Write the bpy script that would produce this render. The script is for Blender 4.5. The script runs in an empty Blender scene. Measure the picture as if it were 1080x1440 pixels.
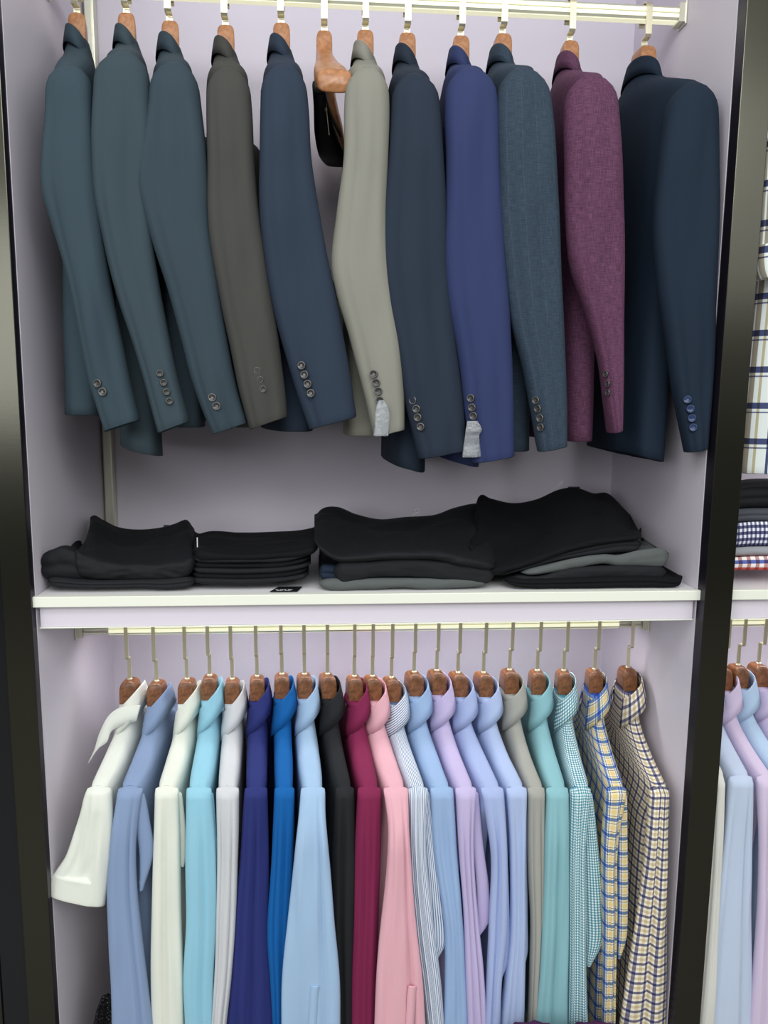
import bpy, bmesh, math, random
from mathutils import Vector, Matrix, noise
random.seed(7)
SC = bpy.context.scene
COL = SC.collection
PI = math.pi
# ------------------------------------------------------------------ camera
CAM = Vector((0.5344, -1.4355, 0.3648)); PITCH, YAW, ROLL, FPX = 0.1440, 0.0779, 0.0094, 1082.0
FW = Vector((math.sin(YAW)*math.cos(PITCH), math.cos(YAW)*math.cos(PITCH), -math.sin(PITCH)))
RT0 = Vector((math.cos(YAW), -math.sin(YAW), 0)); UP0 = RT0.cross(FW)
RT = RT0*math.cos(ROLL) + UP0*math.sin(ROLL); UP = -RT0*math.sin(ROLL) + UP0*math.cos(ROLL)
cd = bpy.data.cameras.new('camera'); cam = bpy.data.objects.new('camera', cd); COL.objects.link(cam)
cd.sensor_fit = 'VERTICAL'; cd.sensor_height = 24.0; cd.lens = 24.0*FPX/1440.0; cd.clip_start = 0.02
cam.matrix_world = Matrix(((RT.x, UP.x, -FW.x, CAM.x), (RT.y, UP.y, -FW.y, CAM.y), (RT.z, UP.z, -FW.z, CAM.z), (0, 0, 0, 1)))
SC.camera = cam
vs = SC.view_settings; SC.display_settings.display_device = 'sRGB'
vs.view_transform = 'Standard'; vs.look = 'None'; vs.gamma = 1.0; vs.use_curve_mapping = False
vs.exposure = -0.13
# ------------------------------------------------------------------ world: shop interior glow, brighter above than below
w = bpy.data.worlds.new('world'); SC.world = w; w.use_nodes = True
wn = w.node_tree; wn.nodes.clear()
wo = wn.nodes.new('ShaderNodeOutputWorld'); wb = wn.nodes.new('ShaderNodeBackground')
tc = wn.nodes.new('ShaderNodeTexCoord'); sx = wn.nodes.new('ShaderNodeSeparateXYZ'); wr = wn.nodes.new('ShaderNodeValToRGB')
mr = wn.nodes.new('ShaderNodeMapRange'); mr.inputs[1].default_value = -1; mr.inputs[2].default_value = 1
nz = wn.nodes.new('ShaderNodeTexNoise'); nz.inputs['Scale'].default_value = 5.0; nz.inputs['Detail'].default_value = 3
mm = wn.nodes.new('ShaderNodeMath'); mm.operation = 'MULTIPLY_ADD'; mm.inputs[1].default_value = 0.36; mm.inputs[2].default_value = -0.18
ad = wn.nodes.new('ShaderNodeMath'); ad.operation = 'ADD'
wn.links.new(tc.outputs['Generated'], sx.inputs[0]); wn.links.new(sx.outputs[2], mr.inputs[0])
wn.links.new(tc.outputs['Generated'], nz.inputs['Vector']); wn.links.new(nz.outputs[0], mm.inputs[0])
wn.links.new(mr.outputs[0], ad.inputs[0]); wn.links.new(mm.outputs[0], ad.inputs[1]); wn.links.new(ad.outputs[0], wr.inputs[0])
e = wr.color_ramp.elements
e[0].position = 0.0; e[0].color = (0.30, 0.30, 0.30, 1); e[1].position = 1.0; e[1].color = (0.95, 0.95, 0.92, 1)
for p, c in ((0.28, (0.26, 0.26, 0.24, 1)), (0.36, (0.10, 0.10, 0.10, 1)), (0.46, (0.14, 0.145, 0.14, 1)), (0.54, (0.42, 0.42, 0.40, 1)), (0.70, (0.85, 0.85, 0.80, 1))):
    q = e.new(p); q.color = c
wn.links.new(wr.outputs[0], wb.inputs[0]); wn.links.new(wb.outputs[0], wo.inputs[0]); wb.inputs[1].default_value = 1.15

def area(name, loc, size, power, color, aim):
    l = bpy.data.lights.new(name, 'AREA'); l.shape = 'RECTANGLE'; l.size, l.size_y = size; l.energy = power; l.color = color
    o = bpy.data.objects.new(name, l); COL.objects.link(o); o.location = loc
    o.rotation_euler = (Vector(aim)-Vector(loc)).to_track_quat('-Z', 'Y').to_euler(); return o
area('ceiling_light_near', (0.2, -1.5, 1.75), (2.2, 0.5), 17, (0.95, 0.98, 1.0), (0.6, 0.1, 0.0))
area('ceiling_light_far', (1.0, -3.0, 1.75), (3.0, 0.8), 44, (0.95, 0.98, 1.0), (0.6, 0.2, -0.3))

area('fill_light_left', (-1.15, -2.9, 0.75), (1.5, 1.1), 26, (0.93, 0.97, 1.0), (0.7, 0.2, -0.25))  # added softbox out of view: front fill and a reflection in the left post
area('fill_light_right', (2.6, -2.2, 1.3), (1.4, 1.0), 7, (0.93, 0.97, 1.0), (0.5, 0.2, -0.5))  # added fill light out of view on the right
area('lower_rail_lamp', (0.635, 0.245, -0.148), (1.10, 0.02), 1.7, (1.0, 0.97, 1.0), (0.635, 0.30, -0.6))
area('lower_rail_lamp_right_bay', (1.75, 0.245, -0.148), (0.75, 0.02), 1.1, (1.0, 0.97, 1.0), (1.75, 0.30, -0.6))
# ------------------------------------------------------------------ helpers
def at(u, v, y):
    d = FW + RT*((u-540)/FPX) + UP*((720-v)/FPX)
    return CAM + d*((y-CAM.y)/d.y)

def lin(c):
    return tuple(((x/255)/12.92 if x/255 <= 0.04045 else ((x/255+0.055)/1.055)**2.4) for x in c)

def rgba(c, k=1.0):
    l = lin(c); return (min(l[0]*k, .95), min(l[1]*k, .95), min(l[2]*k, .95), 1)

def mat(name, col, rough=0.6, metal=0.0, k=1.0, spec=0.5, emit=None, estr=0):
    m = bpy.data.materials.new(name); m.use_nodes = True; b = m.node_tree.nodes['Principled BSDF']
    b.inputs['Base Color'].default_value = rgba(col, k); b.inputs['Roughness'].default_value = rough; b.inputs['Metallic'].default_value = metal
    b.inputs['Specular IOR Level'].default_value = spec
    if emit:
        b.inputs['Emission Color'].default_value = rgba(emit); b.inputs['Emission Strength'].default_value = estr
    return m

def N(m, t): return m.node_tree.nodes.new(t)
def L(m, a, b): m.node_tree.links.new(a, b)

def add_bump(m, scale, strength, dist=0.001, vec=None, stretch=None):
    b = m.node_tree.nodes['Principled BSDF']
    n = N(m, 'ShaderNodeTexNoise'); n.inputs['Scale'].default_value = scale; n.inputs['Detail'].default_value = 4
    t = N(m, 'ShaderNodeTexCoord'); src = t.outputs['Object']
    if stretch:
        mp = N(m, 'ShaderNodeMapping'); mp.inputs['Scale'].default_value = stretch; L(m, src, mp.inputs[0]); src = mp.outputs[0]
    L(m, src, n.inputs['Vector'])
    bp = N(m, 'ShaderNodeBump'); bp.inputs['Strength'].default_value = strength; bp.inputs['Distance'].default_value = dist
    L(m, n.outputs[0], bp.inputs['Height']); L(m, bp.outputs[0], b.inputs['Normal'])
    return n

def panel_mat(name, col, k=1.0, rough=0.45):
    m = mat(name, col, rough, 0, k, 0.3); b = m.node_tree.nodes['Principled BSDF']
    n = add_bump(m, 3.0, 0.05, 0.002)
    r = N(m, 'ShaderNodeValToRGB'); L(m, n.outputs[0], r.inputs[0])
    c = rgba(col, k); r.color_ramp.elements[0].color = (c[0]*.97, c[1]*.97, c[2]*.97, 1); r.color_ramp.elements[1].color = c
    L(m, r.outputs[0], b.inputs['Base Color']); return m

def uvaxis(m, axis, period, offs=0.0):
    t = N(m, 'ShaderNodeUVMap'); t.uv_map = 'UVMap'; s = N(m, 'ShaderNodeSeparateXYZ'); L(m, t.outputs[0], s.inputs[0])
    a = N(m, 'ShaderNodeMath'); a.operation = 'MULTIPLY_ADD'; a.inputs[1].default_value = 1.0/period; a.inputs[2].default_value = offs
    L(m, s.outputs[axis], a.inputs[0])
    f = N(m, 'ShaderNodeMath'); f.operation = 'FRACT'; L(m, a.outputs[0], f.inputs[0]); return f.outputs[0]

def bands(m, src, base, segs):
    """segs: (start, end, colour)"""
    r = N(m, 'ShaderNodeValToRGB'); r.color_ramp.interpolation = 'CONSTANT'; L(m, src, r.inputs[0])
    el = r.color_ramp.elements; el[0].position = 0; el[0].color = rgba(base)
    el.remove(el[1])
    for a, b_, c in segs:
        if a <= 0: el[0].color = rgba(c)
        else:
            q = el.new(a); q.color = rgba(c)
        if b_ < 1:
            q = el.new(b_); q.color = rgba(base)
    return r.outputs[0]

def mul(m, a, b_, f=1.0):
    x = N(m, 'ShaderNodeMix'); x.data_type = 'RGBA'; x.blend_type = 'MULTIPLY'; x.inputs[0].default_value = f
    L(m, a, x.inputs[6]); L(m, b_, x.inputs[7]); return x.outputs[2]

def fabric(name, col, k=1.0, rough=0.85, kind=None, bump=0.25, sheen=0.0, spec=0.25):
    g_ = sum(col)/3; col = tuple(c+(g_-c)*.14 for c in col)
    m = mat(name, col, rough, 0, k, spec); b = m.node_tree.nodes['Principled BSDF']
    b.inputs['Sheen Weight'].default_value = sheen
    add_bump(m, 22, bump, 0.004, stretch=(2.2, 1.5, 0.45))
    W_ = (255, 255, 255)
    if kind == 'slub' or kind == 'denim':
        c = rgba(col, k)
        outs = []
        for st in ((900, 55, 1), (60, 700, 1)):
            t = N(m, 'ShaderNodeUVMap'); t.uv_map = 'UVMap'
            mp = N(m, 'ShaderNodeMapping'); mp.inputs['Scale'].default_value = st; L(m, t.outputs[0], mp.inputs[0])
            n = N(m, 'ShaderNodeTexNoise'); n.inputs['Scale'].default_value = 1.0; n.inputs['Detail'].default_value = 2; L(m, mp.outputs[0], n.inputs['Vector'])
            r = N(m, 'ShaderNodeValToRGB'); L(m, n.outputs[0], r.inputs[0])
            lo, hi = (0.62, 1.30) if kind == 'slub' else (0.78, 1.2)
            r.color_ramp.elements[0].position = .3; r.color_ramp.elements[1].position = .7
            r.color_ramp.elements[0].color = (lo, lo, lo, 1); r.color_ramp.elements[1].color = (hi, hi, hi, 1)
            outs.append(r.outputs[0])
        base = N(m, 'ShaderNodeRGB'); base.outputs[0].default_value = c
        x = mul(m, base.outputs[0], outs[0]); x = mul(m, x, outs[1])
        if kind == 'denim':
            x = mul(m, x, bands(m, uvaxis(m, 0, .028), (225, 230, 235), [(0.0, .06, (255, 255, 255))]))
        L(m, x, b.inputs['Base Color'])
    elif kind == 'pin':
        base = bands(m, uvaxis(m, 0, .0042), col, [(0.0, .38, (92, 118, 158))]); L(m, base, b.inputs['Base Color'])
    elif kind == 'gingham':
        a = bands(m, uvaxis(m, 0, .0062), (246, 250, 250), [(0.0, .5, (128, 178, 190))])
        c = bands(m, uvaxis(m, 1, .0062), W_, [(0.0, .5, (150, 192, 202))]); L(m, mul(m, a, c), b.inputs['Base Color'])
    elif kind == 'plaid_blue':
        a = bands(m, uvaxis(m, 0, .030), (240, 238, 230), [(0.0, .24, (108, 142, 205)), (.34, .38, (85, 100, 140)), (.48, .76, (238, 222, 176)), (.86, .90, (90, 105, 145))])
        c = bands(m, uvaxis(m, 1, .034), (244, 242, 236), [(0.0, .22, (110, 142, 206)), (.34, .38, (105, 120, 160)), (.5, .74, (242, 230, 198)), (.86, .90, (90, 105, 150))])
        L(m, mul(m, a, c), b.inputs['Base Color'])
    elif kind == 'plaid_navy':
        a = bands(m, uvaxis(m, 0, .022), (246, 243, 232), [(0.0, .26, (128, 128, 158)), (.5, .76, (226, 214, 190))])
        c = bands(m, uvaxis(m, 1, .022), (248, 245, 236), [(0.0, .26, (118, 118, 150)), (.5, .76, (224, 212, 188))])
        L(m, mul(m, a, c), b.inputs['Base Color'])
    elif kind == 'plaid_big':
        a = bands(m, uvaxis(m, 0, .085, .1), (232, 238, 238), [(0.10, .16, (70, 80, 120)), (.45, .58, (178, 172, 158)), (.62, .75, (150, 142, 128)), (.84, .90, (190, 180, 150))])
        c = bands(m, uvaxis(m, 1, .070), (242, 244, 240), [(0.05, .22, (72, 80, 122)), (.30, .34, (120, 120, 150))])
        L(m, mul(m, a, c), b.inputs['Base Color'])
    elif kind == 'check_navy':
        a = bands(m, uvaxis(m, 0, .013), (235, 236, 245), [(0.0, .5, (92, 94, 130))])
        c = bands(m, uvaxis(m, 1, .009), W_, [(0.0, .5, (120, 122, 150))]); L(m, mul(m, a, c), b.inputs['Base Color'])
    elif kind == 'check_red':
        a = bands(m, uvaxis(m, 0, .032), (245, 238, 235), [(0.0, .24, (205, 90, 80)), (.5, .74, (90, 105, 175))])
        c = bands(m, uvaxis(m, 1, .018), W_, [(0.0, .45, (190, 150, 150))]); L(m, mul(m, a, c), b.inputs['Base Color'])
    return m

def wood_mat(name, c1, c2):
    m = mat(name, c1, 0.32, 0, 1, 0.5); b = m.node_tree.nodes['Principled BSDF']
    t = N(m, 'ShaderNodeTexCoord'); mp = N(m, 'ShaderNodeMapping'); mp.inputs['Scale'].default_value = (60, 9, 60); L(m, t.outputs['Object'], mp.inputs[0])
    n = N(m, 'ShaderNodeTexNoise'); n.inputs['Scale'].default_value = 1.2; n.inputs['Detail'].default_value = 5; n.inputs['Distortion'].default_value = 1.2; L(m, mp.outputs[0], n.inputs['Vector'])
    r = N(m, 'ShaderNodeValToRGB'); r.color_ramp.elements[0].position = .3; r.color_ramp.elements[1].position = .7
    r.color_ramp.elements[0].color = rgba(c2); r.color_ramp.elements[1].color = rgba(c1); L(m, n.outputs[0], r.inputs[0]); L(m, r.outputs[0], b.inputs['Base Color'])
    return m

def link(name, bm, m, parent=None, smooth=True):
    bmesh.ops.recalc_face_normals(bm, faces=bm.faces[:])
    me = bpy.data.meshes.new(name); bm.to_mesh(me); bm.free()
    if m: me.materials.append(m)
    if smooth:
        me.polygons.foreach_set('use_smooth', [True]*len(me.polygons))
    o = bpy.data.objects.new(name, me); COL.objects.link(o)
    if parent:
        o.parent = parent; o.matrix_parent_inverse = Matrix.Identity(4)
        me.transform(Matrix.Translation(-world_loc(parent)))
    return o

def world_loc(o):
    p = Vector(o.location)
    while o.parent: o = o.parent; p += o.location
    return p

def center_origin(o, p):
    o.data.transform(Matrix.Translation(-Vector(p))); o.location = p

def tag(o, label=None, cat=None, group=None, kind=None):
    if label: o['label'] = label
    if cat: o['category'] = cat
    if group: o['group'] = group
    if kind: o['kind'] = kind
    return o

def thing(name, label, cat, loc, group=None):
    o = bpy.data.objects.new(name, None); COL.objects.link(o); o.location = loc; o.empty_display_size = .05
    return tag(o, label, cat, group)

def box(bm, a, b_, bev=0.0):
    r = bmesh.ops.create_cube(bm, size=1.0); vsx = r['verts']
    for v in vsx:
        v.co = Vector(((a[i]+b_[i])/2 + v.co[i]*(b_[i]-a[i]) for i in range(3)))
    if bev:
        es = list({e_ for v in vsx for e_ in v.link_edges})
        bmesh.ops.bevel(bm, geom=es, offset=bev, segments=2, affect='EDGES', profile=.5)
    return bm

def crom(pts, n):
    """resample a list of equal-length tuples smoothly"""
    out = []; m = len(pts)-1
    for i in range(n):
        t = i/(n-1)*m; k = min(int(t), m-1); f = t-k
        p0 = pts[max(k-1, 0)]; p1 = pts[k]; p2 = pts[k+1]; p3 = pts[min(k+2, m)]
        out.append(tuple(.5*((2*b1)+(-a1+c1)*f+(2*a1-5*b1+4*c1-d1)*f*f+(-a1+3*b1-3*c1+d1)*f**3) for a1, b1, c1, d1 in zip(p0, p1, p2, p3)))
    return out

def crom_key(pts, n):
    """first element is the key; sample uniformly in the key, linear between keys with smoothing"""
    k0, k1 = pts[0][0], pts[-1][0]; out = []
    for i in range(n):
        k = k0+(k1-k0)*i/(n-1)
        j = 0
        while j < len(pts)-2 and (pts[j+1][0]-k)*(1 if k1 > k0 else -1) < 0: j += 1
        a, b_ = pts[j], pts[j+1]; h = b_[0]-a[0]; f = (k-a[0])/h if h else 0
        row = [k]
        for c in range(1, len(a)):
            pa = pts[j-1] if j > 0 else None; pb = pts[j+2] if j+2 < len(pts) else None
            d0 = (b_[c]-pa[c])/(b_[0]-pa[0])*h if pa else (b_[c]-a[c])
            d1 = (pb[c]-a[c])/(pb[0]-a[0])*h if pb else (b_[c]-a[c])
            h00 = 2*f**3-3*f*f+1; h10 = f**3-2*f*f+f; h01 = -2*f**3+3*f*f; h11 = f**3-f*f
            row.append(h00*a[c]+h10*d0+h01*b_[c]+h11*d1)
        out.append(row)
    return out

def loft(rings, cap0=True, cap1=True, closed=True, uvs=True):
    bm = bmesh.new(); uv = bm.loops.layers.uv.new('UVMap'); n = len(rings[0])
    V = [[bm.verts.new(p) for p in r] for r in rings]
    mid = rings[len(rings)//2]; us = [0]
    for i in range(n): us.append(us[-1]+(Vector(mid[(i+1) % n])-Vector(mid[i])).length)
    vv = [0]
    for i in range(1, len(rings)):
        q = n//4; vv.append(vv[-1]+(Vector(rings[i][q])-Vector(rings[i-1][q])).length)
    for i in range(len(rings)-1):
        for j in range(n if closed else n-1):
            k = (j+1) % n
            f = bm.faces.new((V[i][j], V[i][k], V[i+1][k], V[i+1][j]))
            for lp, (a, b_) in zip(f.loops, ((us[j], vv[i]), (us[j+1], vv[i]), (us[j+1], vv[i+1]), (us[j], vv[i+1]))): lp[uv].uv = (a, b_)
    if closed:
        for c, r in ((cap0, 0), (cap1, -1)):
            if c:
                f = bm.faces.new(V[r])
    return bm

def sell(th, a, b_, n=2.4):
    c, s = math.cos(th), math.sin(th)
    return a*math.copysign(abs(c)**(2/n), c), b_*math.copysign(abs(s)**(2/n), s)

def fold(p, seed, amp, fx=14, fz=2.5):
    return amp*(noise.noise(Vector((p.x*fx+seed*7.3, p.y*fx, p.z*fz+seed)))+.4*noise.noise(Vector((p.x*fx*2.2+seed*3.1, p.y*fx*2, p.z*fz*3))))

NR = 44
# ------------------------------------------------------------------ materials
M = {}
M['wall'] = panel_mat('lilac_laminate', (222, 215, 226), 1.0)
M['shelf'] = panel_mat('white_shelf_board', (232, 230, 232), 1.0)
M['lip'] = mat('cream_edge_band', (236, 238, 225), .35)
M['alu'] = mat('satin_aluminium', (225, 225, 205), .3, .75)
add_bump(M['alu'], 30, .08, .001, stretch=(.2, 20, 20))
M['nickel'] = mat('brushed_nickel', (225, 218, 190), .28, .8)
M['led'] = mat('led_diffuser', (240, 240, 215), .4, emit=(250, 248, 212), estr=.75)
M['steel'] = mat('black_mirror_steel', (76, 75, 67), .2, 1.0)
add_bump(M['steel'], 60, .05, .0006, stretch=(.15, 4, 12))
M['steel_edge'] = mat('dark_steel_edge', (48, 46, 56), .35, .7)
M['black_gloss'] = mat('black_gloss_panel', (16, 20, 24), .18, .2)
M['wood_l'] = wood_mat('honey_hanger_wood', (186, 132, 90), (150, 98, 62))
M['wood_d'] = wood_mat('walnut_hanger_wood', (158, 104, 68), (98, 62, 40))
M['plastic'] = mat('clear_film', (235, 240, 245), .12); M['plastic'].node_tree.nodes['Principled BSDF'].inputs['Transmission Weight'].default_value = .75
add_bump(M['plastic'], 120, 1.0, .004)
M['button'] = mat('dark_horn_button', (52, 50, 50), .18)
M['button_rim'] = mat('glossy_button_rim', (92, 91, 90), .15, .3)
M['button_blue'] = mat('navy_button', (40, 58, 96), .18)
M['white_text'] = mat('white_print', (210, 210, 210), .6)
M['black_card'] = mat('black_card', (14, 15, 18), .5)

# ------------------------------------------------------------------ setting
W, D = 1.27, 0.485; ZT, ZB = 1.55, -1.12; PW = 0.057; X2 = W+PW
def struct(name, a, b_, m, bev=0.0):
    bm = bmesh.new(); box(bm, a, b_, bev); o = link(name, bm, m, smooth=False); tag(o, kind='structure'); return o
struct('wall_back', (-.03, D, ZB), (W+1.0, D+.02, ZT), M['wall'])
struct('wall_left', (-.018, 0, ZB), (0, D, ZT), M['wall'])
struct('wall_right', (W, 0, ZB), (X2, D, ZT), M['wall'])
struct('wall_right_bay', (X2+.9, 0, ZB), (X2+.92, D, ZT), M['wall'])
struct('ceiling', (-.03, 0, ZT), (W+1.0, D, ZT+.02), M['wall'])
struct('floor', (-3.2, -4.0, ZB-.02), (W+3.0, D, ZB), mat('shop_floor_tile', (120, 118, 112), .4))
def post(name, x0, x1, y0, m, me):
    bm = bmesh.new(); box(bm, (x0, y0, ZB), (x1, 0, ZT), .0015); o = link(name, bm, m, smooth=False); o.data.materials.append(me)
    for p in o.data.polygons:
        if abs(p.normal.x) > .7: p.material_index = 1
    tag(o, kind='structure'); return o
post('trim_1', W+.001, X2, -.032, M['steel'], M['steel_edge'])
post('trim_2', -.052, -.001, -.022, M['steel'], M['steel_edge'])
post('trim_3', -.104, -.0525, -.012, M['black_gloss'], M['black_gloss'])
post('trim_4', -.30, -.1045, -.016, M['steel'], M['steel_edge'])
post('trim_5', X2+.9, X2+.96, -.032, M['steel'], M['steel_edge'])
# corner upright
bm = bmesh.new(); box(bm, (.004, D-.03, .001), (.026, D-.004, ZT-.001), .003); box(bm, (.009, D-.033, .001), (.021, D-.03, ZT-.001))
link('trim_6', bm, M['alu'], smooth=False)['kind'] = 'structure'

def shelf(x0, x1, label):
    t = thing('shelf', label, 'shelf', ((x0+x1)/2, D/2, 0))
    bm = bmesh.new(); box(bm, (x0+.001, .001, -.018), (x1-.001, D-.001, 0), .001); link('board', bm, M['shelf'], t, False)
    bm = bmesh.new(); box(bm, (x0-.002 if x0 > 1 else x0-.004, -.014, -.019), (x1+.004 if x0 < 1 else x1, .0005, .001), .0012); link('edge_lip', bm, M['lip'], t, False)
    bm = bmesh.new(); box(bm, (x0+.006, .0, -.060), (x1-.006, .016, -.0185)); link('fascia', bm, M['wall'], t, False)
    bm = bmesh.new(); box(bm, (x0+.004, -.002, -.0625), (x1-.004, .017, -.0605), .0006); link('fascia_edge', bm, M['lip'], t, False)
shelf(0, W, 'long white shelf board with cream lip between the suit jackets and the shirts')
shelf(X2, X2+.9, 'white shelf board with cream lip right of the dark steel post')

ROD_Y = 0.22
def rod(x0, x1, z, y, label, clip):
    t = thing('clothes_rail', label, 'rail', ((x0+x1)/2, y, z))
    bm = bmesh.new(); prof = [(-.010, -.013), (.010, -.013), (.012, -.008), (.010, -.004), (.012, 0), (.010, .005), (.012, .011), (.007, .014), (-.007, .014), (-.012, .011), (-.010, .005), (-.012, 0), (-.010, -.004), (-.012, -.008)]
    bm.free(); rings = [[(x, y+a, z+b_) for a, b_ in prof] for x in (x0+.0035, x1-.0035)]
    link('rail_bar', loft(rings), M['alu'], t, False)
    bm = bmesh.new(); box(bm, (x0+clip, y-.0128, z-.0085), (x1-clip, y-.0118, z-.0015)); box(bm, (x0+clip, y-.0128, z+.0015), (x1-clip, y-.0118, z+.008)); box(bm, (x0+clip, y-.0085, z-.0142), (x1-clip, y+.0085, z-.0131)); link('light_strip', bm, M['led'], t, False)
    for s, x in ((1, x0), (-1, x1)):
        bm = bmesh.new(); a, b_ = sorted((x+s*.0005, x+s*.004)); box(bm, (a, y-.019, z-.022), (b_, y+.019, z+.022), .001)
        a, b_ = sorted((x+s*.004, x+s*.016)); box(bm, (a, y-.015, z-.0175), (b_, y+.015, z-.0135), .0008); box(bm, (a, y-.0165, z-.0175), (b_, y-.0135, z+.018)); box(bm, (a, y+.0135, z-.0175), (b_, y+.0165, z+.018))
        link('end_bracket', bm, M['alu'], t, False)
    return t
ZR1, ZR2 = 1.150, -0.128
rod(0, W, ZR1, ROD_Y, 'glowing silver clothes rail at the top carrying the suit jackets', .01)
rod(0, W, ZR2, ROD_Y, 'lit silver clothes rail under the long shelf carrying the row of shirts', .07)
rod(X2, X2+.9, ZR2, ROD_Y, 'lit silver clothes rail right of the dark post carrying shirts', .03)
rod(X2, X2+.9, ZR1-.12, ROD_Y, 'silver clothes rail right of the post carrying the white plaid shirt', .03)

# ------------------------------------------------------------------ hangers
def hanger(x, ztop, rodz, wood, label, group, hx0=.0165, hx1=.026, endz=.150, kink=.045, curve=.014, hookw=.0045, xs=1, reach=.195, lean=0.0, s0=.043):
    t = thing('clothes_hanger', label, 'hanger', (x, ROD_Y, rodz+.017), group)
    ez = endz-s0; nb = s0+.012
    st = [(0, 0, -.052, hx0, 0), (.016, -.001, -.052, hx0, 0), (.021, -.008, -.054, hx0, 0), (.024, -.030, -nb-.006, hx0, 0), (.032, -s0, -nb-.016, hx0+.001, 0), (.06, -s0-ez*.20, -s0-ez*.2-.028, hx0+.002 if hx1 > hx0 else hx1+.003, .1),
          (.10, -s0-ez*.48, -s0-ez*.48-.034, (hx0+hx1)/2 if hx1 > hx0 else hx1, .3), (.14, -s0-ez*.72, -s0-ez*.72-.036, hx1*.95, .55), (reach*.87, -s0-ez*.93, -s0-ez-.030, hx1, .8), (reach*.97, -endz-.001, -endz-.042, hx1, 1), (reach, -endz-.008, -endz-.037, hx1*.8, 1.03), (reach+.003, -endz-.016, -endz-.030, hx1*.4, 1.04)]
    full = [(-s, a, b_, h, c) for s, a, b_, h, c in reversed(st[1:])]+st
    full = crom(full, 74)
    rings = []
    for s, a, b_, h, c in full:
        zc, hz = (a+b_)/2, (a-b_)/2; r = []
        for j in range(20):
            p, q = sell(j/20*2*PI, h, hz, 3.6); r.append((x+p+c*curve*xs-lean*s/.19, ROD_Y+s, ztop+zc+q))
        rings.append(r)
    link('wooden_body', loft(rings), wood, t)
    # flat metal hook: rises from the neck, steps forward and goes over the rail
    yz = [(0, -.004), (0, kink), (-.0015, kink+.003), (-.0165, kink+.004), (-.0185, kink+.007)]
    top = rodz-ztop
    yz.append((-.0185, top+.006))
    for k in range(1, 12):
        a = PI-k/12*PI; yz.append((.0185*math.cos(a), top+.006+.0185*math.sin(a)*.75))
    yz += [(.0185, top+.004), (.0185, top-.014), (.021, top-.018)]
    rings = []
    for i, (a, b_) in enumerate(yz):
        p0 = yz[max(i-1, 0)]; p1 = yz[min(i+1, len(yz)-1)]; d = Vector((p1[0]-p0[0], p1[1]-p0[1])).normalized(); nx, nz_ = -d.y, d.x
        r = [(x+sx_*hookw, ROD_Y+a+nx*sz*.0016, ztop+b_+nz_*sz*.0016) for sx_, sz in ((-1, -1), (1, -1), (1, 1), (-1, 1))]
        rings.append(r)
    link('metal_hook', loft(rings), M['nickel'], t, False)
    bm = bmesh.new(); bmesh.ops.create_cone(bm, cap_ends=True, segments=20, radius1=hookw+.003, radius2=hookw+.0015, depth=.004, matrix=Matrix.Translation((x, ROD_Y, ztop+.001)))
    link('ferrule', bm, M['nickel'], t)
    return t

# ------------------------------------------------------------------ garment pieces
class Surf: pass
def tube_rows(name, rows, yc, b_, m, parent, seed, dome=0.0, amp=.004, n=2.3, crease=None, ntop=None, hem=True, ytop=0.0, nr=46, hemline=True, fz=2.5, fx=14):
    """rows: (v, uL, uR, tilt) pixel outline of a hanging tube at depth yc; converted to points of the place"""
    R = crom_key([(v, l, r, tl) for v, l, r, tl in rows], nr)
    rings = []; info = []; v0 = R[0][0]
    tot = R[-1][0]-v0
    for v, l, r, tl in R:
        f = (v-v0)/tot
        y = yc+ytop*max(0, 1-f*4)**1.5
        A = at(l, v+tl, y); B = at(r, v-tl, y); s = 1.0
        if dome:
            q = min(1, (v-v0)/dome); s = max(.12, math.sqrt(max(0, 1-(1-q)**2.4)))
        c = (A+B)/2; h = (B-A)/2; bb = b_*(s if dome else 1)
        if dome: h = h*max(s, .3 if dome > 20 else .97)
        info.append((c.z, c, h, bb))
        ring = []
        for j in range(NR):
            th = j/NR*2*PI; p, q2 = sell(th, 1, bb, n)
            P = c+h*p+Vector((0, q2, 0))
            if dome and dome < 20: P.z -= .006*p*p*max(0, 1-f*9)
            d = fold(P, seed, amp*min(1, f*5+.1), fx, fz)
            if crease and q2 < 0:
                for cp, cw, ca in crease:
                    d -= ca*math.exp(-((p-cp)/cw)**2)*min(1, f*4)
            P += Vector((math.cos(th)*.3, math.sin(th), 0))*d
            ring.append(P)
        rings.append(ring)
    if hem:
        last = rings[-1]; c = info[-1][1]
        rings.append([p+(c-p)*.03+Vector((0, 0, -.0015)) for p in last])
        rings.append([p+(c-p)*.10+Vector((0, 0, .001)) for p in last])
        rings.append([p+(c-p)*.16+Vector((0, 0, .02)) for p in last])
    o = link(name, loft(rings), m, parent)
    s = Surf(); s.info = info; s.n = n; s.yc = yc
    return o, s

def surf_point(s, u, v):
    y = s.yc-.02
    for _ in range(5):
        P = at(u, v, y); i = min(range(len(s.info)), key=lambda k: abs(s.info[k][0]-P.z)); _, c, h, bb = s.info[i]
        t = max(-.97, min(.97, (P.x-c.x)/max(1e-4, h.x))); y = c.y-bb*(1-abs(t)**s.n)**(1/s.n)
    return at(u, v, y)

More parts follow.
